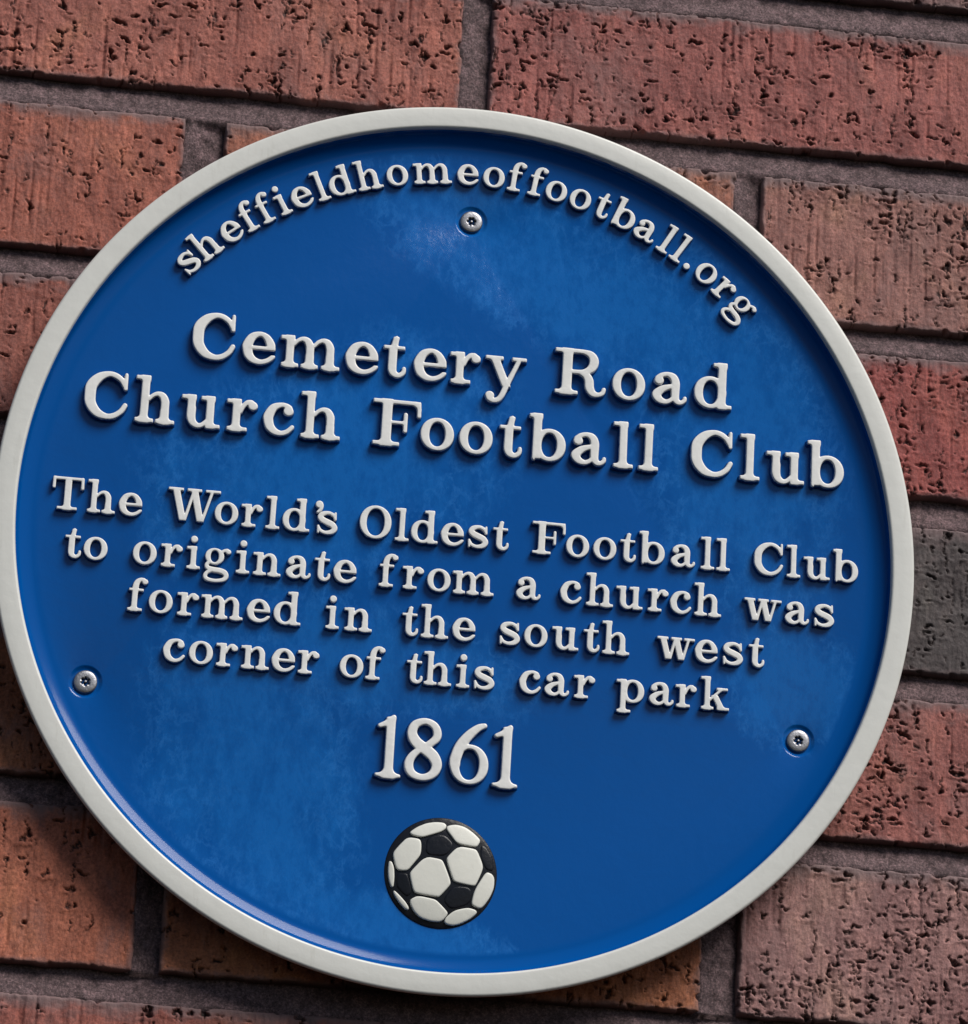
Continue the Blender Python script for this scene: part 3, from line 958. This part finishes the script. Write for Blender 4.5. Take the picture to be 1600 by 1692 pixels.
def smooth_poly(P, it=2):
    P = np.array(P, float)
    for _ in range(it):
        Q = np.roll(P, -1, 0)
        P = np.stack([P * .8 + Q * .2, P * .2 + Q * .8], 1).reshape(-1, 2)
    return P


def poly_sdf_grid(P, gs=.22, pad=1.5):
    x0, y0 = P.min(0) - pad; x1, y1 = P.max(0) + pad
    X, Y = np.meshgrid(np.arange(x0, x1, gs), np.arange(y0, y1, gs), indexing='ij')
    A = P; B = np.roll(P, -1, 0); D = B - A
    px = X.ravel()[:, None] - A[None, :, 0]; py = Y.ravel()[:, None] - A[None, :, 1]
    tt = np.clip((px * D[:, 0] + py * D[:, 1]) / np.maximum((D ** 2).sum(1), 1e-9), 0, 1)
    d = np.hypot(px - tt * D[:, 0], py - tt * D[:, 1]).min(1)
    cond = ((A[:, 1] <= Y.ravel()[:, None]) != (B[:, 1] <= Y.ravel()[:, None]))
    xin = A[:, 0] + (Y.ravel()[:, None] - A[:, 1]) / np.where(np.abs(D[:, 1]) < 1e-9, 1e-9, D[:, 1]) * D[:, 0]
    inside = ((cond & (X.ravel()[:, None] < xin)).sum(1) % 2) == 1
    return np.where(inside, -d, d).reshape(X.shape), x0, y0, gs


def dome(x, y):
    return 1.9 - 1.5 * np.clip(np.hypot(x - BC[0], y - BC[1]) / BR, 0, 1) ** 3.0


def panel_part(P, name, mt, prof):
    f, x0, y0, gs = poly_sdf_grid(smooth_poly(P))
    loops = []
    for off, hz in prof:
        for L in contours(f, x0, y0, gs, off):
            L = thin(L, .02, .2)
            if len(L) > 4:
                loops.append((L, hz))
    V, F = cdt_mesh(name, loops, None)
    C = V[F].mean(1)
    ii = np.clip(((C[:, 0] - x0) / gs).round().astype(int), 0, f.shape[0] - 1)
    jj = np.clip(((C[:, 1] - y0) / gs).round().astype(int), 0, f.shape[1] - 1)
    F = F[f[ii, jj] < prof[0][0] + .1]
    V[:, 2] += dome(V[:, 0], V[:, 1])
    V[:, 0] -= BC[0]; V[:, 1] -= BC[1]
    o = link(name, mesh_np(name, V * MM, F, [mt]), ball, (BC[0] * MM, BC[1] * MM, HP * MM))
    return o


bprof = [(BR + .5, -.1), (BR + .2, .35), (BR, .42)] + [(r_, 1.9 - 1.5 * (r_ / BR) ** 3.0) for r_ in np.linspace(BR, 1.0, 14)[1:]] + [(.01, 1.9)]
link("ball_disc", revolve("ball_disc", bprof[::-1], [BLACK], 140), ball, (BC[0] * MM, BC[1] * MM, HP * MM))
WP = [(.25, -.1), (.2, .3), (.08, .60), (-.15, .72), (-.5, .76), (-1.4, .77)]
KP = [(.1, -.1), (0, .08), (-.3, .22), (-.8, .25)]
white_panels = [[(-12.6, -122.8), (-9.8, -120.5), (-6.3, -118.7), (-2.7, -117.9), (0.6, -117.9), (1.6, -118.8), (1.3, -120.1), (-0.3, -121.5), (-3.8, -122.9), (-7.4, -124.3), (-9.6, -124.2), (-12.0, -123.6)],
    [(2.1, -119.1), (5.4, -118.2), (9.0, -118.8), (12.4, -120.8), (15.3, -123.3), (15.3, -124.4), (14.2, -126.4), (12.0, -126.4), (7.6, -126.0), (5.7, -125.2), (4.2, -123.2), (2.0, -120.6)],
    [(-13.5, -125.1), (-8.8, -125.4), (-8.1, -127.2), (-8.1, -131.6), (-10.4, -134.8), (-12.8, -138.3), (-14.9, -138.6), (-17.1, -138.3), (-18.7, -133.2), (-18.6, -131.4), (-16.2, -128.2)],
    [(-6.0, -132.5), (0.0, -133.1), (1.1, -134.1), (4.5, -141.9), (3.8, -143.5), (0.4, -147.8), (-0.6, -148.1), (-9.0, -147.3), (-10.1, -146.1), (-11.8, -140.0), (-11.1, -138.5)],
    [(6.9, -127.2), (13.1, -127.6), (14.4, -128.2), (16.7, -133.2), (17.0, -135.4), (14.6, -141.8), (13.6, -142.5), (6.6, -141.6), (5.5, -140.8), (2.4, -132.9), (3.2, -131.4)],
    [(18.7, -136.5), (20.9, -137.1), (21.9, -138.6), (21.9, -142.3), (20.6, -146.1), (18.5, -149.6), (16.9, -151.2), (13.8, -150.2), (13.5, -148.9), (14.4, -144.4), (16.4, -140.6)],
    [(-11.0, -150.2), (-8.2, -148.5), (-1.6, -149.4), (-0.2, -150.2), (3.7, -153.8), (3.9, -154.8), (1.7, -157.8), (-2.3, -157.9), (-6.7, -156.8), (-9.3, -154.5), (-10.7, -152.0)],
    [(6.9, -153.1), (11.9, -151.6), (15.1, -152.1), (15.7, -153.1), (12.8, -155.9), (8.9, -158.1), (6.5, -158.8), (3.9, -158.5), (3.0, -157.7), (3.8, -155.9)],
    [(-20.2, -135.2), (-19.3, -135.5), (-18.4, -137.6), (-18.0, -141.3), (-18.1, -145.3), (-18.9, -145.4), (-20.0, -142.2), (-20.4, -138.5)],
    [(-17.7, -146.9), (-16.2, -148.1), (-13.1, -151.1), (-11.6, -153.2), (-11.7, -154.1), (-13.0, -153.7), (-15.6, -151.0), (-17.6, -148.2)]]
black_panels = [[(-5.9, -124.4), (0.8, -122.3), (5.3, -126.4), (2.1, -131.5), (-6.1, -131.6)], [(-17.4, -139.6), (-12.9, -139.6), (-12.2, -141.5), (-10.3, -146.9), (-12.5, -149.3), (-16.7, -145.6)],
    [(5.4, -143.2), (13.1, -143.2), (13.0, -149.9), (5.4, -152.9), (1.8, -149.3)], [(16.0, -125.8), (17.8, -125.7), (20.9, -129.9), (21.7, -135.7), (18.6, -135.6), (15.8, -130.3)]]
for P in white_panels:
    panel_part(P, "white_panel", BALLW, WP)
for P in black_panels:
    panel_part(P, "black_panel", BLACK, KP)
